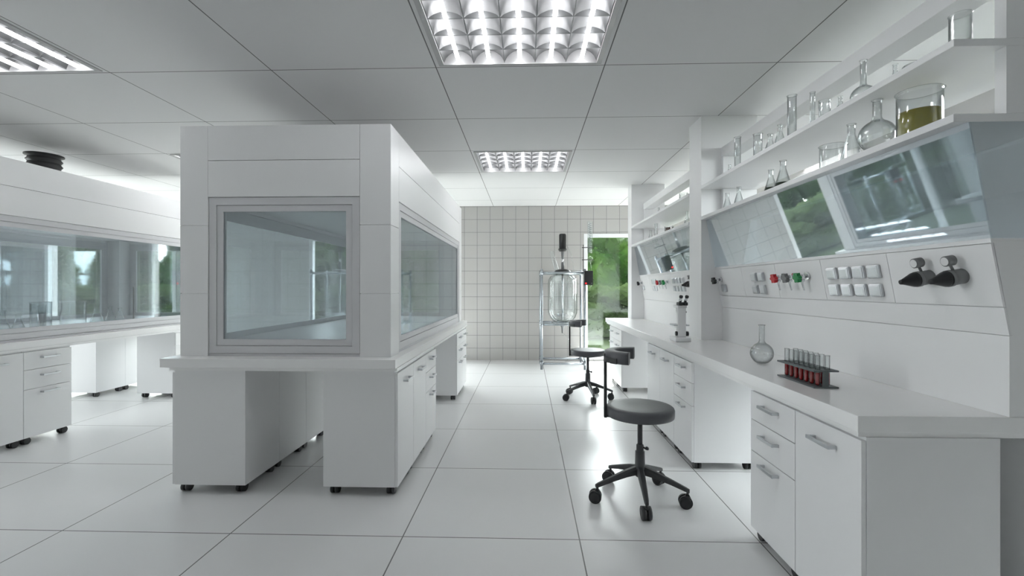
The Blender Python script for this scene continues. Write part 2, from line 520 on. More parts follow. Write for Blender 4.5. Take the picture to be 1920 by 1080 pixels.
# ---------------------------------------------------------------- worktops
def worktop(x0, x1, y0, y1, tx0, tx1, label):
    t = thing('worktop', label, 'worktop')
    MB().box(x0, x1, y0, y1, .870, .932, bev=.003).build('worktop_slab', M['worktop'], t)
    MB().box(tx0, tx1, y0+.022, y1-.022, .8470, .8698).build('edge_trim', M['worktop'], t)
    return t
worktop(-2.50, -.880, 3.072, 6.78, -2.447, -.874, 'long white worktop carrying the middle glass hood')
worktop(-6.10, -4.480, 3.072, 6.78, -6.047, -4.474, 'long white worktop carrying the left glass hood')
worktop(1.245, 2.467, 1.785, 7.40, 1.262, 2.450, 'long white worktop of the right bench with flask and red tubes')

# ---------------------------------------------------------------- fume hoods
def hood(dx, label):
    t = thing('fume_hood', label, 'fume hood', (dx, 0, 0), group='glass hoods on the benches')
    X0, X1, Y0, Y1, Z0, Z1 = -2.442, -.945, 3.187, 6.66, .9325, 2.552
    P = .205
    G = .0035
    segs = [(Z0, 1.373), (1.373, 1.851), (1.851, Z1)]
    for (a, b) in ((X0, X0+.198), (X1-.217, X1)):
        for (c, d) in ((Y0, Y0+P), (Y1-P, Y1)):
            mb = MB()
            for (z0, z1) in segs: mb.box(a, b, c, d, z0+(G/2 if z0 > Z0 else 0), z1-(G/2 if z1 < Z1 else 0), bev=.0012)
            mb.box(a+.006, b-.006, c+.006, d-.006, Z0+.01, Z1-.01)
            mb.build('corner_post', M['white'], t)
    xa, xb, ya, yb = X0+.198, X1-.217, Y0+P, Y1-P
    H0, HM = 2.052, 2.308
    T = .04
    for (z0, z1) in ((H0, HM-G/2), (HM+G/2, Z1)):
        for r in ((xa+.002, xb-.002, Y0, Y0+T), (xa+.002, xb-.002, Y1-T, Y1)):
            MB().box(*r, z0, z1, bev=.0012).build('header_panel', M['white'], t)
        for r in ((X0, X0+T, ya+.002, yb-.002), (X1-T, X1, ya+.002, yb-.002)):
            MB().box(*r, z0, z1, bev=.0012).build('header_panel', M['white'], t)
    MB().box(X0+.045, X1-.045, Y0+.045, Y1-.045, Z1-.03, Z1-.008).build('top_panel', M['white'], t)
    MB().box(X0+.05, X1-.05, Y0+.05, Y1-.05, H0+.03, H0+.05).build('inner_ceiling', M['white'], t)
    MB().box(X0+.05, X1-.05, Y0+.05, Y1-.05, Z0, 1.005).build('inner_deck', M['worktop'], t)
    # frames + panes: (axis, a0, a1, plane, inward sign)
    def frame_face(axis, a0, a1, pl, sgn):
        zb, zt = .953, H0-.004
        mb = MB()
        def bx(u0, u1, w0, w1, d0, d1):
            p, q = sorted((pl+sgn*d0, pl+sgn*d1))
            if axis == 'x': mb.box(u0, u1, p, q, w0, w1)
            else: mb.box(p, q, u0, u1, w0, w1)
        a, b = a0+.004, a1-.004
        i1, i2 = .052, .098
        for (o, i, d0) in ((0, i1, .006), (i1+.003, i2, .012)):
            bx(a+o, a+i, zb+o, zt-o, d0, .036); bx(b-i, b-o, zb+o, zt-o, d0, .036)
            bx(a+i, b-i, zt-i, zt-o, d0, .036); bx(a+i, b-i, zb+o, zb+i, d0, .036)
        bx(a+.006, a+i2-.004, zb+.004, zt-.006, .020, .034); bx(b-i2+.004, b-.006, zb+.004, zt-.006, .020, .034)
        bx(a+i2-.004, b-i2+.004, zt-i2+.004, zt-.006, .020, .034); bx(a+i2-.004, b-i2+.004, zb+.006, zb+i2-.004, .020, .034)
        bx(a0, a1, Z0, zb-.003, .010, .036)
        fr = mb.build('window_frame', M['frame'], t)
        mb = MB()
        p, q = sorted((pl+sgn*.020, pl+sgn*.026))
        if axis == 'x': mb.box(a+i2, b-i2, p, q, zb+i2, zt-i2)
        else: mb.box(p, q, a+i2, b-i2, zb+i2, zt-i2)
        mb.build('glass_pane', M['hoodglass'], t)
    frame_face('x', xa, xb, Y0, 1); frame_face('x', xa, xb, Y1, -1)
    frame_face('y', ya, yb, X0, 1); frame_face('y', ya, yb, X1, -1)
    return t
h1 = hood(0, 'grey white glass-fronted hood cabinet in the middle, square window facing the camera')
h2 = copy_thing(h1, (-3.6, 0, 0), 'long glass hood cabinet at the left with glassware inside and a black duct on top')
# duct stub
mb = MB()
prof = [(.0, 0), (.135, 0)]
z = .0
for k in range(5):
    prof += [(.135, z+.008), (.152, z+.030), (.135, z+.052)]; z += .056
prof += [(.135, z+.02), (.165, z+.024), (.165, z+.036), (.12, z+.036), (.12, .02), (0, .02)]
mb.lathe(prof, 32)
tag(mb.build('exhaust_duct', M['black'], loc=(-5.30, 4.92, 2.552)), 'black ribbed exhaust duct stub standing on top of the left hood', 'duct')

# ---------------------------------------------------------------- right bench service consoles
XC = 1.856
def slope_x(z): return 1.728 + (1.599-z)*(1.797-1.728)/(1.599-1.235)
SN = Vector((-(1.599-1.235), 0, -(1.797-1.728))).normalized()  # outward normal of the sloped panel on the aisle side
NZ = SN
SU = Vector((1.728-1.797, 0, 1.599-1.235)).normalized()         # up along the panel
def slope_m(y, z):
    """frame on the panel: local Z out of the panel, local Y up the panel, local X along world -Y.. right handed"""
    o = Vector((slope_x(z), y, z))
    X = SU.cross(SN)
    m = Matrix((X, SU, SN)).transposed().to_4x4(); m.translation = o
    return m
def console(y0, y1, label):
    t = thing('reagent_shelf', label, 'lab shelf', group='service consoles with shelves on the right bench')
    g = .0015
    mir = lambda poly: [(2*XC-x, z) for x, z in poly]
    core = [(1.808, .9325), (1.808, 1.236), (1.742, 1.590), (2*XC-1.742, 1.590), (2*XC-1.808, 1.236), (2*XC-1.808, .9325)]
    MB().prism_y(core, y0+.003, y1-.003).build('core', M['whiteb'], t)
    wall = [(1.797, .9325), (1.807, .9325), (1.807, 1.234), (1.797, 1.234)]
    f0 = [(slope_x(1.2365), 1.2365), (slope_x(1.2365)+.008, 1.2365), (slope_x(1.340)+.008, 1.340), (slope_x(1.340), 1.340)]
    pn = [(slope_x(1.343), 1.343), (slope_x(1.343)+.008, 1.343), (slope_x(1.580)+.008, 1.580), (slope_x(1.580), 1.580)]
    lp = [(slope_x(1.583), 1.583), (slope_x(1.583)+.010, 1.583), (1.737, 1.600), (1.728, 1.600)]
    for q in (lambda p: p, mir):
        MB().prism_y(q(wall), y0, y1).build('back_wall', M['whiteb'], t)
        MB().prism_y(q(f0), y0, y1).build('fascia', M['whiteb'], t)
        MB().prism_y(q(lp), y0, y1).build('top_lip', M['whiteb'], t)
    n = 5; st = (y1-y0)/n
    for i in range(n):
        MB().prism_y(pn, y0+st*i+g, y0+st*(i+1)-g).build('service_panel', M['whiteb'], t)
    MB().prism_y(mir(pn), y0, y1).build('service_panel', M['whiteb'], t)
    MB().box(1.740, 2*XC-1.740, y0+.002, y1-.002, 1.5905, 1.5995).build('inner_deck', M['whiteb'], t)
    # glass
    gl = [(1.730, 1.601), (1.736, 1.601), (1.655, 2.035), (1.649, 2.035)]
    for q in (lambda p: p, mir): MB().prism_y(q(gl), y0+.001, y1-.001).build('glass_pane', M['consoleglass'], t)
    ge = [(1.738, 1.601), (2*XC-1.738, 1.601), (2*XC-1.657, 2.035), (1.657, 2.035)]
    MB().prism_y(ge, y0+.002, y0+.008).build('glass_pane', M['consoleglass'], t)
    MB().box(1.595, 2*XC-1.595, y0, y1, 2.036, 2.066, bev=.002).build('shelf', M['white'], t)
    MB().box(1.595, 2*XC-1.595, y0, y1, 2.318, 2.346, bev=.002).build('shelf', M['white'], t)
    for (a, b) in ((y0, y0+.045), (y1-.045, y1)):
        MB().box(1.787, 2*XC-1.787, a+.0005, b-.0005, 2.0665, 2.3175).box(1.787, 2*XC-1.787, a+.0005, b-.0005, 2.3465, 2.6095).build('shelf_post', M['white'], t)
    MB().box(1.786, 2*XC-1.786, y0, y1, 2.61, 2.70, bev=.002).build('top_beam', M['white'], t)
    # fittings --- positions measured from the near end of the first console
    dy = y0-1.785
    def pad(y, z, w=.078, h=.066):
        b = bmesh.new(); bmesh.ops.create_cube(b, size=1)
        for v in b.verts: v.co = Vector((v.co.x*w, v.co.y*h, (v.co.z+.5)*.016))
        top = [f for f in b.faces if f.normal.z > .9]
        bmesh.ops.inset_region(b, faces=top, thickness=.012, depth=.005)
        bmesh.ops.bevel(b, geom=[e for e in b.edges], offset=.003, segments=2, affect='EDGES')
        mb = MB(); mb.merge(b, slope_m(y+dy, z)); return mb
    sockets = [(4.185, 1.411)] + [(3.606, 1.497), (3.502, 1.496), (3.612, 1.403), (3.506, 1.403)] + \
              [(2.700, 1.497), (2.594, 1.497), (2.488, 1.497), (2.382, 1.497), (2.706, 1.403), (2.600, 1.403), (2.494, 1.403), (2.388, 1.403)]
    for (y, z) in sockets: pad(y, z).build('socket', M['satin'], t)
    # valves: star handwheel on a chrome body with a bent spout
    for (y, z, m, nm) in [(4.235, 1.488, 'black', 'black'), (3.215, 1.489, 'red', 'red'), (3.078, 1.489, 'greyknob', 'grey'), (2.942, 1.489, 'green', 'green')]:
        X = slope_m(y+dy, z)
        mb = MB()
        mb.cyl((0, 0, 0), (0, 0, .012), .024, seg=18).cyl((0, 0, .012), (0, 0, .055), .012, seg=14)
        mb.lathe([(0, -.018), (.013, -.014), (.018, 0), (.013, .014), (0, .018)], 14, o=(0, 0, .036))
        mb.lathe([(0, -.013), (.010, -.010), (.013, 0), (.010, .010), (0, .013)], 12, o=(0, -.022, .040))
        if nm != 'black': mb.tube([(0, -.02, .04), (0, -.035, .043), (0, -.05, .043), (0, -.085, .040)], [.007, .007, .006, .0045], 10)
        v = mb.build('valve', M['chrome'], t, xf=X)
        b = MB(); pts = []
        for k in range(48):
            a = 2*PI*k/48; r = .028+.0055*math.cos(6*a)
            pts.append((r*math.cos(a), r*math.sin(a)))
        b.prism_z(pts, .056, .078)
        b.build('handwheel', M[m], v, xf=X, label=nm+' star shaped handwheel')
    for (y, z) in ((2.075, 1.462), (1.925, 1.462)):
        X = slope_m(y+dy, z)
        mb = MB().cyl((0, 0, 0), (0, 0, .05), .031, seg=24).cyl((0, 0, .046), (0, 0, .060), .034, seg=24)
        v = mb.build('gas_tap', M['midgrey'], t, xf=X)
        MB().lathe([(0, .060), (.033, .060), (.031, .072), (.012, .118), (.010, .128), (0, .128)], 24).build('nozzle', M['black'], v, xf=X)
        MB().cyl((0, .022, .03), (0, .062, .040), .0055, seg=10).cyl((0, .070, .026), (0, .070, .056), .0215, seg=24).cyl((0, .070, .056), (0, .070, .058), .0205, .019, seg=24).build('gauge', M['midgrey'], v, xf=X)
        MB().cyl((0, .070, .0581), (0, .070, .0588), .0172, seg=24).build('gauge_dial', M['dial'], v, xf=X)
    return t
c1 = console(1.785, 4.322, 'near glass fronted service console and shelves of the right bench, beside the camera')
c2 = copy_thing(c1, (0, 2.852, 0), 'far glass fronted service console and shelves on the right bench, between the two pillars')

# pillars from bench to ceiling
for n, (a, b) in enumerate(((4.325, 4.635), (7.177, 7.42))):
    o = MB().box(1.606, 2.112, a, b, .9325, CH-.0005).build('pillar', M['whiteb'])
    tag(o, ['tall white square pillar on the right bench, between its two shelf units', 'tall white square pillar at the far end of the right bench, beside the window'][n], 'pillar', 'white pillars on the right bench')

# ---------------------------------------------------------------- lab glassware
def wall_prof(outer, t=.0022):
    """outer profile from bottom centre up to rim -> closed thin wall profile"""
    pts = [Vector(p) for p in outer]
    inner = []
    for i, p in enumerate(pts):
        a = pts[max(i-1, 0)]; b = pts[min(i+1, len(pts)-1)]
        d = (b-a).normalized(); n = Vector((-d.y, d.x))
        q = p + n*t
        inner.append((max(q.x, 0), q.y))
    inner[0] = (0, outer[0][1]+t)
    return list(outer) + inner[::-1]
def arc(r, cz, a0, a1, n): return [(r*math.cos(a0+(a1-a0)*k/n), cz+r*math.sin(a0+(a1-a0)*k/n)) for k in range(n+1)]
def P_beaker(r, h): return [(0, 0), (r*.88, 0), (r*.97, .006), (r, .016), (r, h*.93), (r*1.01, h*.97), (r*1.08, h)]
def P_erl(r, h):
    nr = r*.34
    return [(0, 0), (r*.88, 0), (r*.98, .005), (r, .014), (r*.96, h*.10), (nr*1.25, h*.64), (nr, h*.72), (nr, h*.94), (nr*1.25, h)]
def P_round(r, h):
    cz = r*.97; a0 = -PI/2+.42; nr = r*.24
    return [(0, cz-r*math.cos(.42)+.001), (r*math.sin(.42)*.9, cz-r*math.cos(.42))] + arc(r, cz, a0, PI/2-.42, 14) + [(nr*1.25, cz+r*1.02), (nr, cz+r*1.16), (nr, h*.97), (nr*1.3, h)]
def P_cyl(r, h): return [(0, 0), (r*1.5, 0), (r*1.5, .006), (r, .012), (r, h*.96), (r*1.15, h)]
def P_tub(r, h): return [(0, 0), (r*.5, .001), (r*.85, r*.3), (r, r*.8), (r, h)]
def inner_of(prof, lvl, sh=.003):
    out = []
    for i, (r, z) in enumerate(prof):
        rr, zz = max(r-sh, 0), z+sh
        if zz > lvl:
            r0, z0 = out[-1] if out else (0, 0)
            if zz > z0:
                u = (lvl-z0)/(zz-z0); out.append((r0+(rr-r0)*u, lvl))
            break
        if out and zz <= out[-1][1]+1e-6 and rr <= out[-1][0]: continue
        out.append((rr, zz))
    if out[0][0] > 0: out.insert(0, (0, out[0][1]))
    out.append((0, lvl))
    return out
def glassware(name, kind, r, h, loc, label, cat, group, liquid=None, lvl=0, extra=None):
    prof = {'beaker': P_beaker, 'erl': P_erl, 'round': P_round, 'cyl': P_cyl, 'tub': P_tub}[kind](r, h)
    o = MB().lathe(wall_prof(prof, .0022), 28, closed=False).build(name, M['glass'], loc=loc)
    tag(o, label, cat, group)
    if liquid: MB().lathe(inner_of(prof, lvl), 28).build('liquid', M[liquid], o, label=extra)
    return o
S1, S2 = 2.0662, 2.3462
g1, g2, g3, g4 = 'glassware on the lower shelf, near unit', 'glassware on the upper shelf, near unit', 'glassware on the far shelf unit', 'glassware inside the left hood'
GW = [
 ('erlenmeyer_flask','erl',.041,.150,(1.70,3.99,S1),'small empty conical flask beside the pillar on the lower shelf','flask',g1),
 ('erlenmeyer_flask','erl',.042,.156,(1.70,3.775,S1),'empty conical flask standing second from the pillar on the lower shelf','flask',g1),
 ('erlenmeyer_flask','erl',.046,.170,(1.70,3.286,S1),'smaller conical flask with dark green liquid, on the lower shelf','flask',g1,'darkliq',.045,'dark green liquid'),
 ('erlenmeyer_flask','erl',.054,.192,(1.70,3.133,S1),'larger conical flask with dark green liquid, right of the smaller one','flask',g1,'darkliq',.045,'dark green liquid'),
 ('beaker','beaker',.066,.145,(1.72,2.661,S1),'wide empty beaker left of the conical flask on the lower shelf','beaker',g1),
 ('erlenmeyer_flask','erl',.052,.200,(1.69,2.470,S1),'clear conical flask touching the big round flask on the lower shelf','flask',g1),
 ('round_flask','round',.076,.246,(1.675,2.272,S1),'big round long necked flask on the lower shelf, beside the yellow beaker','flask',g1),
 ('beaker','beaker',.080,.205,(1.715,2.082,S1),'large beaker half full of yellow oil at the near end of the lower shelf','beaker',g1,'yellow',.115,'yellow oil'),
 ('erlenmeyer_flask','erl',.030,.112,(1.72,3.99,S2),'tiny conical flask nearest the pillar on the upper shelf','flask',g2),
 ('measuring_cylinder','cyl',.024,.275,(1.69,3.776,S2),'tall clear measuring cylinder second from the pillar on the upper shelf','measuring cylinder',g2),
 ('measuring_cylinder','cyl',.030,.200,(1.70,3.47,S2),'short wide measuring cylinder in the middle left of the upper shelf','measuring cylinder',g2),
 ('erlenmeyer_flask','erl',.045,.155,(1.72,3.335,S2),'conical flask right behind the short measuring cylinder, upper shelf','flask',g2),
 ('erlenmeyer_flask','erl',.042,.163,(1.70,3.171,S2),'conical flask left of the tallest cylinder on the upper shelf','flask',g2),
 ('measuring_cylinder','cyl',.026,.287,(1.68,2.994,S2),'tallest clear measuring cylinder in the middle of the upper shelf','measuring cylinder',g2),
 ('measuring_cylinder','cyl',.014,.232,(1.70,2.815,S2),'thin clear measuring cylinder between the tallest cylinder and a small beaker','measuring cylinder',g2),
 ('beaker','beaker',.030,.150,(1.72,2.735,S2),'narrow clear beaker right of the thin cylinder, upper shelf','beaker',g2),
 ('erlenmeyer_flask','erl',.030,.106,(1.70,2.57,S2),'tiny conical flask just left of the round flask, upper shelf','flask',g2),
 ('round_flask','round',.058,.245,(1.74,2.455,S2),'round long necked flask on the upper shelf','flask',g2),
 ('erlenmeyer_flask','erl',.028,.130,(1.75,2.26,S2),'tiny conical flask right of the round flask on the upper shelf','flask',g2),
 ('petri_dish','tub',.055,.060,(1.74,2.12,S2),'low clear glass dish on the upper shelf, left of the end beaker','dish',g2),
 ('beaker','beaker',.034,.115,(1.66,1.830,S2),'clear beaker at the near end of the upper shelf, upper right corner','beaker',g2),
 ('erlenmeyer_flask','erl',.038,.143,(1.72,6.503,S1),'small conical flask beside the far pillar, lower shelf of the far unit','flask',g3),
 ('measuring_cylinder','cyl',.022,.205,(1.72,6.24,S1),'clear cylinder on the lower shelf of the far unit, left of the dark jar','measuring cylinder',g3),
 ('jar','beaker',.055,.120,(1.80,5.93,S1),'jar of dark liquid on the lower shelf of the far unit','jar',g3,'brown',.105,'dark brown liquid'),
 ('erlenmeyer_flask','erl',.035,.160,(1.70,4.98,S1),'conical flask at the near end of the far unit, against the near pillar','flask',g3),
 ('erlenmeyer_flask','erl',.030,.110,(1.72,6.1,S2),'tiny conical flask on the upper shelf of the far unit, toward the far pillar','flask',g3),
 ('beaker','beaker',.045,.104,(1.72,5.15,S2),'low beaker on the upper shelf of the far unit, seen against the bright ceiling','beaker',g3),
]
D = 1.0055
GW += [
 ('erlenmeyer_flask','erl',.060,.200,(-4.78,4.07,D),'conical flask at the left edge of the view inside the left hood','flask',g4),
 ('erlenmeyer_flask','erl',.055,.150,(-4.80,4.22,D),'small conical flask second from the left edge inside the left hood','flask',g4),
 ('beaker','beaker',.080,.265,(-4.84,4.46,D),'tall clear beaker left of the widest beaker inside the left hood','beaker',g4),
 ('measuring_cylinder','cyl',.030,.235,(-4.72,4.36,D),'dark filled cylinder in front of the tall beaker inside the left hood','measuring cylinder',g4,'darkliq',.17,'dark liquid'),
 ('beaker','beaker',.105,.265,(-4.80,4.75,D),'widest clear beaker, in the middle of the row inside the left hood','beaker',g4),
 ('erlenmeyer_flask','erl',.068,.225,(-4.76,4.98,D),'conical flask just right of the widest beaker inside the left hood','flask',g4),
 ('erlenmeyer_flask','erl',.055,.190,(-4.76,5.14,D),'middle one of three conical flasks inside the left hood','flask',g4),
 ('erlenmeyer_flask','erl',.050,.170,(-4.76,5.27,D),'rightmost of the three conical flasks inside the left hood','flask',g4),
 ('beaker','beaker',.035,.160,(-4.76,5.82,D),'small beaker with dark red liquid at the right of the left hood','beaker',g4,'brown',.07,'dark red brown liquid'),
]
for a in GW: glassware(*a)
tag(MB().box(-.075, .075, -.11, .11, 0, .006).box(-.075, -.071, -.11, .11, .006, .022).box(.071, .075, -.11, .11, .006, .022).box(-.071, .071, -.11, -.106, .006, .022).box(-.071, .071, .106, .11, .006, .022).build('steel_tray', M['chrome'], loc=(1.72, 2.86, S1)), 'shallow shiny steel tray on the lower shelf beside the wide beaker', 'tray', g1)
# ring stand foot in hood
mb = MB().prism_z([(-.07, -.05), (.07, -.05), (0, .12)], 0, .014).cyl((0, .06, .014), (0, .06, .42), .007, seg=10)
tag(mb.build('retort_stand', M['charcoal'], loc=(-4.85, 5.5, D)), 'dark retort stand with triangular foot inside the left hood', 'lab stand', g4)

# flask on the desk
glassware('round_flask', 'round', .068, .245, (1.49, 2.99, .9327), 'clear round flask standing alone on the right worktop', 'flask', 'things on the right worktop')

# ---------------------------------------------------------------- test tube rack
t = thing('test_tube_rack', 'slate grey test tube rack holding red samples on the right worktop', 'test tube rack', (1.372, 2.262, .9325))
RW, RL = .118, .325
def plate(z0, z1, holes):
    mb = MB()
    if not holes: mb.box(0, RW, 0, RL, z0, z1, bev=.001); return mb
    # strips around two rows of holes
    hx = [.036, .082]; hr = .0135
    xsx = [0] + [v for c in hx for v in (c-hr, c+hr)] + [RW]
    for i in (0, 2, 4): mb.box(xsx[i], xsx[i+1], 0, RL, z0, z1)
    for c in hx:
        prev = 0
        for k in range(7):
            cy = .030+k*.0442
            # octagonal collar filling
            a0, a1 = cy-hr, cy+hr
            mb.box(c-hr, c+hr, prev, a0, z0, z1)
            prev = a1
        mb.box(c-hr, c+hr, prev, RL, z0, z1)
    return mb
plate(0, .007, False).build('base_plate', M['rackgrey'], t)
plate(.078, .086, True).build('top_plate', M['rackgrey'], t)
MB().box(.0445, .0735, .004, .008, .007, .078).build('end_wall', M['rackgrey'], t)
MB().box(.0445, .0735, RL-.008, RL-.004, .007, .078).build('end_wall', M['rackgrey'], t)
tube0 = None
prof = [(0, 0)] + [(.0112*math.sin(a), .0112*(1-math.cos(a))) for a in (.4, .8, 1.2, PI/2)] + [(.0112, .143), (.0132, .146)]
for c in (.036, .082):
    for k in range(7):
        loc = (1.372+c, 2.262+.030+k*.0442, .9325+.0075)
        if tube0 is None:
            tube0 = MB().lathe(wall_prof(prof, .0011), 18).build('test_tube', M['glass'], loc=loc)
            tag(tube0, 'clear test tube of red liquid standing in the slate grey rack', 'test tube', 'test tubes of red liquid in the rack')
            MB().lathe(inner_of(prof, .062, .0015), 16).build('liquid', M['blood'], tube0, label='deep red liquid')
        else: copy_thing(tube0, loc, tube0['label'])

# ---------------------------------------------------------------- microscope
t = thing('microscope', 'white binocular microscope on the right worktop in front of the pillar', 'microscope', (1.387, 4.20, .9325))
MB().box(-.068, .068, -.05, .13, 0, .038, bev=.008).build('base', M['whiteb'], t)
MB().box(-.036, .036, -.012, .040, .038, .30, bev=.006).build('arm', M['whiteb'], t)
MB().box(-.062, .062, .045, .15, .135, .150, bev=.003).box(-.068, -.036, .0, .03, .137, .149).box(.036, .068, 0, .03, .137, .149).build('stage', M['satin'], t)
MB().box(-.040, .040, -.02, .12, .300, .322, bev=.005).build('head', M['whiteb'], t)
MB().box(-.040, -.003, -.05, .03, .322, .352, bev=.008).box(.003, .040, -.05, .03, .322, .352, bev=.008).build('prism_housing', M['black'], t)
for s in (-1, 1):
    e = MB().cyl((s*.022, -.02, .35), (s*.025, -.055, .395), .0125, seg=14).build('eyepiece', M['chrome'], t)
    MB().cyl((s*.025, -.055, .395), (s*.0255, -.063, .406), .016, seg=14).build('eye_cup', M['black'], e)
    MB().cyl((s*.036, .014, .068), (s*.062 if s > 0 else -.05, .014, .068), .021, seg=16).build('focus_knob', M['black'], t)
MB().cyl((0, .09, .30), (0, .09, .25), .020, seg=14).cyl((0, .09, .25), (0, .09, .185), .012, seg=12).build('objective', M['chrome'], t)
MB().cyl((.036, .02, .262), (.048, .02, .262), .008, seg=10).build('lock_screw', M['black'], t)

# ---------------------------------------------------------------- stools
def stool(label, cx, cy, a0, prot):
    if prot: return copy_thing(prot, (cx, cy, 0), label)
    WR = .041
    t = thing('lab_stool', label, 'stool', (cx, cy, 0), group='grey swivel stools')
    R = .30
    for k in range(5):
        a = a0+2*PI*k/5
        u = Vector((math.cos(a), math.sin(a), 0)); w = Vector((-u.y, u.x, 0))
        mb = MB()
        # tapered rectangular arm drooping to the tip
        secs = [(.025, .196, .022, .026), (.10, .180, .021, .021), (.20, .149, .018, .015), (R-.008, .117, .014, .012), (R+.012, .110, .010, .010)]
        prev = None
        for (d, z, hw, hh) in secs:
            c = u*d+Vector((0, 0, z))
            ring = [mb.bm.verts.new(c+w*sx*hw+Vector((0, 0, sz*hh))) for sx, sz in ((-1, -1), (1, -1), (1, .35), (.55, 1), (-.55, 1), (-1, .35))]
            if prev:
                for i in range(6): mb.bm.faces.new([prev[i], prev[(i+1) % 6], ring[(i+1) % 6], ring[i]])
            else: mb.bm.faces.new(ring[::-1])
            prev = ring
        mb.bm.faces.new(prev)
        c = u*R
        mb.cyl(c+Vector((0, 0, .086)), c+Vector((0, 0, .112)), .008, seg=10)
        leg = mb.build('leg', M['charcoal'], t)
        mb = MB()
        ang = math.radians((2, 82, 40, 62, 78)[k])
        ax = Vector((math.cos(ang), math.sin(ang), 0)); fw = Vector((-ax.y, ax.x, 0))
        cc = c+fw*.014+Vector((0, 0, WR+.0005))
        for s in (-1, 1):
            mb.cyl(cc+ax*s*.006, cc+ax*s*.028, WR, seg=26); mb.cyl(cc+ax*s*.028, cc+ax*s*.031, WR*.84, WR*.72, seg=26)
        mb.cyl(cc-ax*.007, cc+ax*.007, .014, seg=12)
        mb.cyl(cc-ax*.012-fw*.012+Vector((0, 0, .034)), cc+ax*.012-fw*.012+Vector((0, 0, .034)), .015, seg=12)
        mb.build('caster', M['black'], leg)
    MB().lathe([(0, .150), (.026, .150), (.036, .160), (.038, .212), (.033, .220), (.031, .318), (.031, .320), (.024, .323), (.024, .362), (.018, .368), (0, .368)], 22).build('base_column', M['charcoal'], t)
    MB().cyl((0, 0, .35), (0, 0, .545), .0165, seg=18).build('gas_lift', M['charcoal'], t)
    mb = MB().lathe([(0, 0), (.010, .003), (.014, .010), (.010, .018), (0, .022)], 14, mat=Matrix.Rotation(.9, 3, 'Y'), o=(.034, -.02, .338))
    mb.cyl((.01, -.01, .355), (.04, -.022, .338), .006, seg=10)
    mb.build('height_lever', M['charcoal'], t)
    MB().cyl((0, 0, .535), (0, 0, .557), .10, seg=28).build('seat_plate', M['black'], t)
    r = .222
    sp = [(0, .556), (r-.012, .556), (r-.002, .560), (r, .570), (r, .606), (r-.004, .617), (r-.014, .624), (r-.05, .625), (r*.4, .619), (0, .617)]
    MB().lathe(sp, 48).build('seat', M['seat'], t)
    # back support on its post
    MB().box(-.240, -.222, -.015, .015, .545, .975).cyl((-.236, 0, .556), (-.10, 0, .546), .010, seg=10).build('back_post', M['black'], t)
    mb = MB(); cxp, r0, rr = -.052, .142, .030
    n = 26; prev = None; first = None
    for i in range(n+1):
        a = math.radians(72+ (250-72)*i/n)
        taper = 1.0
        c = Vector((cxp+r0*math.cos(a), r0*math.sin(a), .958)); u = Vector((math.cos(a), math.sin(a), 0))
        ring = []
        for k in range(16):
            th = 2*PI*k/16; e = .45
            ex = math.copysign(abs(math.cos(th))**e, math.cos(th))*.041; ez = math.copysign(abs(math.sin(th))**e, math.sin(th))*.040
            ring.append(mb.bm.verts.new(c+u*ex+Vector((0, 0, ez))))
        if prev:
            for k in range(16):
                f = mb.bm.faces.new([prev[k], prev[(k+1) % 16], ring[(k+1) % 16], ring[k]]); f.smooth = True
        else: first = ring
        prev = ring
    mb.bm.faces.new(first[::-1]); mb.bm.faces.new(prev)
    bp = mb.build('back_pad', M['seat'], t)
    mb = MB(); prev = None
    for i in range(9):
        a = math.radians(178+48*i/8)
        c = Vector((cxp, 0, .938)); u = Vector((math.cos(a), math.sin(a), 0))
        ring = [mb.bm.verts.new(c+u*q+Vector((0, 0, zz))) for q, zz in ((.180, -.016), (.190, -.016), (.190, .018), (.180, .018))]
        if prev:
            for k in range(4): mb.bm.faces.new([prev[k], prev[(k+1) % 4], ring[(k+1) % 4], ring[k]])
        else: mb.bm.faces.new(ring[::-1])
        prev = ring
    mb.bm.faces.new(prev)
    mb.build('pad_bracket', M['black'], bp)
    return t
s1 = stool('near grey swivel stool in the aisle, with a curved back pad and five casters', .757, 3.13, math.radians(-96), None)
s2 = stool('far grey swivel stool standing before the glass reactor', .775, 5.93, math.radians(-84), None)
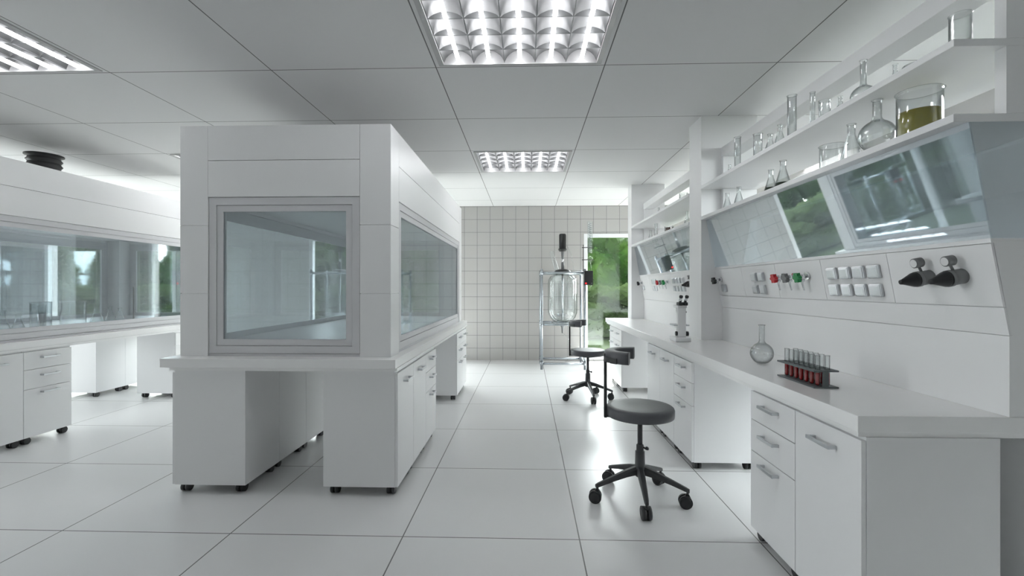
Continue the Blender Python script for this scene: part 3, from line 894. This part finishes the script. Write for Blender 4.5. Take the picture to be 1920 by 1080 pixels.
# ---------------------------------------------------------------- reactor
def reactor(label):
    t = thing('glass_reactor', label, 'reactor', group='glass reactors in tubular frames')
    # local origin at front left foot; x 0..0.75, y 0..0.62
    W, Dp, r = .745, .61, .0225
    for (x, y) in ((0, 0), (W, 0), (0, Dp), (W, Dp)):
        MB().cyl((x, y, 0), (x, y, 1.72), r, seg=16).cyl((x, y, 1.72), (x, y, 1.735), r*.8, seg=16).build('frame_post', M['steel'], t)
    for z in (.10, .775, 1.668):
        rr = r*.85
        mb = MB().cyl((0, 0, z), (W, 0, z), rr, seg=14).cyl((0, Dp, z), (W, Dp, z), rr, seg=14).cyl((0, 0, z), (0, Dp, z), rr, seg=14).cyl((W, 0, z), (W, Dp, z), rr, seg=14)
        for (x, y) in ((0, 0), (W, 0), (0, Dp), (W, Dp)): mb.cyl((x, y, z-.03), (x, y, z+.03), r*1.25, seg=14)
        mb.build('frame_rail', M['steel'], t)
    cx, cy = .385, .30
    for z in (1.668, .775):   # cross bars carrying the jar
        MB().cyl((0, cy-.10, z), (W, cy-.10, z), .014, seg=12).cyl((0, cy+.10, z), (W, cy+.10, z), .014, seg=12).build('support_bar', M['steel'], t)
    def ring(z0, z1, r0, r1, nm, m):
        MB().lathe([(r0, z0), (r1, z0), (r1, z1), (r0, z1), (r0, z0)], 36, o=(cx, cy, 0)).build(nm, m, t)
    ring(.782, .800, .10, .20, 'support_ring', M['steel'])
    R = .262
    jar = [(.03, .76), (.10, .775), (.17, .815), (.225, .88), (R-.006, .96), (R, 1.02), (R, 1.50), (R-.012, 1.56), (.215, 1.615), (.15, 1.640), (.10, 1.648)]
    MB().lathe(jar, 40, o=(cx, cy, 0)).build('outer_jar', M['jar'], t)
    jar2 = [(0, .80), (.09, .815), (.16, .86), (.205, .93), (.222, 1.02), (.222, 1.50), (.20, 1.57), (.13, 1.63), (.10, 1.66)]
    MB().lathe(jar2, 36, o=(cx, cy, 0)).build('inner_jar', M['jar'], t)
    MB().lathe([(0, 1.665), (.135, 1.665), (.15, 1.675), (.15, 1.695), (.12, 1.725), (.06, 1.742), (0, 1.745)], 32, o=(cx, cy, 0)).build('lid', M['charcoal'], t)
    MB().cyl((cx, cy, .84), (cx, cy, 1.66), .016, seg=14).box(cx-.10, cx+.10, cy-.005, cy+.005, .90, .95).build('stirrer', M['chrome'], t)
    MB().cyl((cx, cy, 1.745), (cx, cy, 1.86), .026, .030, seg=16).build('shaft_coupling', M['midgrey'], t)
    MB().cyl((cx, cy, 1.86), (cx, cy, 1.93), .018, seg=14).build('shaft', M['chrome'], t)
    MB().lathe([(0, 1.93), (.020, 1.93), (.030, 2.04), (.030, 2.07), (0, 2.07)], 18, o=(cx, cy, 0)).build('gear_neck', M['midgrey'], t)
    mb = MB().lathe([(0, 2.06), (.06, 2.06), (.078, 2.085), (.078, 2.105), (.060, 2.112), (.060, 2.36), (.052, 2.372), (0, 2.372)], 28, o=(cx, cy, 0))
    for k in range(8):
        a = 2*PI*k/8; mb.box(cx+.058*math.cos(a)-.005, cx+.058*math.cos(a)+.005, cy+.058*math.sin(a)-.005, cy+.058*math.sin(a)+.005, 2.12, 2.35)
    mb.build('stirrer_motor', M['black'], t)
    # drain
    MB().lathe([(0, .60), (.018, .60), (.024, .70), (.045, .735), (.045, .76), (0, .76)], 18, o=(cx, cy, 0)).build('drain_valve', M['midgrey'], t)
    pts = []
    for k in range(25):
        u = k/24
        pts.append((cx+.16*math.sin(u*PI*.75)-.10*max(0, u-.6)*4*.5, cy-.04-.12*u, .60-.50*u+.03*math.sin(u*7)))
    MB().tube(pts, .006, 8).build('drain_hose', M['jar'], t)
    # charging tube, leaning left, and a thin leaning glass pipe to the right
    MB().cyl((cx-.10, cy, 1.72), (cx-.20, cy, 2.06), .036, .034, seg=18, cap=False).build('charging_tube', M['jar'], t)
    MB().cyl((cx+.09, cy, 1.72), (cx+.27, cy, 1.72), .008, seg=8).tube([(cx+.08, cy, 2.16), (cx+.16, cy, 1.98), (cx+.20, cy, 1.72)], .005, 8).build('vapour_pipe', M['jar'], t)
    # condenser on the front right
    px, py = W+.085, -.02
    MB().cyl((px, py, 2.0), (px, py, 2.54), .045, seg=20).build('condenser_jacket', M['jar'], t)
    sp = [(px+.026*math.cos(k*.6), py+.026*math.sin(k*.6), 2.02+.50*k/150) for k in range(151)]
    c = MB().tube(sp, .0048, 6).build('condenser_coil', M['steel'], t)
    MB().lathe([(0, -.05), (.03, -.04), (.05, 0), (.03, .04), (0, .05)], 20, o=(px, py, 1.90)).build('condenser_bulb', M['jar'], t)
    MB().tube([(px, py, 1.85), (px+.03, py, 1.70), (px+.045, py, 1.58), (px+.03, py, 1.46), (px-.01, py, 1.40)], .008, 8).build('condensate_hose', M['jar'], t)
    MB().cyl((px-.115, py, 1.70), (px-.115, py, 2.15), .006, seg=8).cyl((px-.14, py, 2.10), (px+.06, py-.0, 2.10), .007, seg=8).cyl((px-.14, py, 1.89), (px+.06, py, 1.89), .007, seg=8).build('condenser_clamp', M['black'], t)
    b = MB().box(W-.02, W+.125, -.10, -.04, 1.455, 1.70, bev=.004).build('control_box', M['black'], t)
    MB().cyl((W+.005, -.10, 1.485), (W+.005, -.108, 1.485), .014, seg=14).build('indicator', M['redlamp'], b, label='small glowing red indicator')
    MB().cyl((W+.10, -.10, 1.485), (W+.10, -.107, 1.485), .009, seg=12).build('knob', M['midgrey'], b)
    return t
r1 = reactor('tall glass stirred reactor in a tube frame before the tiled wall, in the middle aisle')
r1.location = (.252, 8.005, 0)
r2 = copy_thing(r1, (-3.78, 8.005, 0), 'second glass reactor in the left aisle, seen dimly through the middle hood window')

# ---------------------------------------------------------------- outdoors
gr = MB().box(-45, 40, -30, 50, -.30, -.16).build('lawn', M['lawn']); gr['kind'] = 'stuff'; gr['label'] = 'grass outside the windows'; gr['category'] = 'grass'
def tree(name, x, y, w, d, z0, z1, n, leaf, label, mat, trunk=True, cat='tree', grp='trees outside the windows'):
    t = thing(name, label, cat, (x, y, -.148), group=grp)
    if trunk:
        MB().tube([(0, 0, 0), (.05, .03, 1.2), (-.05, .1, 2.6), (0, 0, z0+(z1-z0)*.6)], [.16, .13, .11, .05], 10).build('trunk', M['bark'], t)
    mb = MB(); rnd = random.Random(int(x*31+y*7)+5)
    blobs = [((i-1.5)/3*w*.72+rnd.uniform(-.1, .1), rnd.uniform(-.25, .25)*d, (j+.5)/3*.86+rnd.uniform(-.02, .05)) for i in range(4) for j in range(3)]
    for bx, by, bz in blobs:
        b = bmesh.new(); bmesh.ops.create_icosphere(b, subdivisions=3, radius=1)
        for v in b.verts:
            k = 1+.12*math.sin(v.co.x*9+bx*5)*math.cos(v.co.z*8+by*3)
            v.co = Vector((bx+v.co.x*w*.175*k, by+v.co.y*d*.22*k, max(.05, z0+(z1-z0)*(bz+v.co.z*.23*k))))
        mb.merge(b, smooth=False)
    for i in range(n):
        bx, by, bz = blobs[i % 12]
        while True:
            p = Vector((rnd.uniform(-1, 1), rnd.uniform(-1, 1), rnd.uniform(-1, 1)))
            if .35 < p.length < 1: break
        c = Vector((bx+p.x*w*.20, by+p.y*d*.27, z0+(z1-z0)*(bz+p.z*.26)))
        if c.z < .26: c.z = .26+rnd.random()*.2
        q = Matrix.Rotation(rnd.uniform(0, 6.28), 3, 'Z') @ Matrix.Rotation(rnd.uniform(-1.2, 1.2), 3, 'X')
        s = leaf*rnd.uniform(.6, 1.3)
        pts = [(-s*.5, 0, 0), (0, -s, .02), (s*.5, 0, 0), (0, s, .02)]
        vs = [mb.bm.verts.new(c+q @ Vector(v)) for v in pts]
        mb.bm.faces.new(vs)
    mb.build('foliage', mat, t, normals=False)
    return t
for i, x in enumerate((-17.4, -11.2, -5.0, 3.4, 9.7)):
    tree('leafy_tree', x, 19.0, 5.4, 2.6, .0, 4.6, 14000, .09, ['broad leafy tree outside, far left window', 'leafy tree outside behind the left windows', 'leafy tree outside between the windows', 'sunlit leafy tree seen through the window right of the reactor', 'leafy tree outside to the far right'][i], M['leaf'])
for i, x in enumerate((-14.3, -8.1, -1.6, 6.5)):
    tree('leafy_tree', x, 23.0, 5.1, 2.4, .0, 5.2, 9000, .11, ['tall leafy tree in the back row outside, far left', 'tall leafy tree in the back row, behind the second window', 'tall leafy tree in the back row, behind the tiled wall', 'tall leafy tree in the back row, outside to the right'][i], M['leaf'])
for i, x in enumerate((-16.6, -10.2, -3.8, 2.6, 9.0)):
    tree('garden_hedge', x, 14.6, 5.5, 1.5, .0, 1.7, 12000, .05, ['loose green hedge outside the far left window', 'green hedge outside behind the left hood', 'green hedge outside behind the second reactor', 'pale green hedge low in the window right of the reactor', 'green hedge outside to the far right'][i], M['leaf2'], trunk=False, cat='hedge', grp='hedges outside the windows')

# ---------------------------------------------------------------- light
w = bpy.data.worlds.new('sky'); sc.world = w; w.use_nodes = True
bg = w.node_tree.nodes['Background']; bg.inputs[0].default_value = (.95, .97, 1.0, 1); bg.inputs[1].default_value = 10.5
sun = bpy.data.lights.new('sun', 'SUN'); so = bpy.data.objects.new('sun', sun); COL.objects.link(so)
sun.energy = 11; sun.angle = .03; sun.color = (1, .965, .92)
el = math.radians(44)
d = Vector((-.04, -math.cos(el), -math.sin(el)))
so.rotation_euler = d.to_track_quat('-Z', 'Y').to_euler(); so.location = (0, 14, 12)
for a, b in WINS:
    p = bpy.data.lights.new('window_portal', 'AREA'); p.shape = 'RECTANGLE'; p.size = b-a; p.size_y = WT-WB
    p.cycles.is_portal = True
    po = bpy.data.objects.new('window_portal', p); COL.objects.link(po)
    po.location = ((a+b)/2, YB+.12, (WT+WB)/2); po.rotation_euler = (-PI/2, 0, 0)
for x, a, b, c, d in PORT:  # portals of the added side windows
    p = bpy.data.lights.new('window_portal', 'AREA'); p.shape = 'RECTANGLE'; p.size = b-a; p.size_y = d-c
    p.cycles.is_portal = True
    po = bpy.data.objects.new('window_portal', p); COL.objects.link(po)
    po.location = (x, (a+b)/2, (c+d)/2); po.rotation_euler = (PI/2, 0, -PI/2 if x < 0 else PI/2)

sc.view_settings.view_transform = 'Standard'; sc.view_settings.look = 'None'
sc.view_settings.gamma = 1; sc.view_settings.exposure = 1.12
sc.view_settings.use_curve_mapping = False
cy = sc.cycles
cy.max_bounces = 10; cy.diffuse_bounces = 5; cy.glossy_bounces = 5; cy.transmission_bounces = 10; cy.transparent_max_bounces = 24
cy.caustics_reflective = False; cy.caustics_refractive = False
cy.sample_clamp_indirect = 6
cy.use_denoising = True
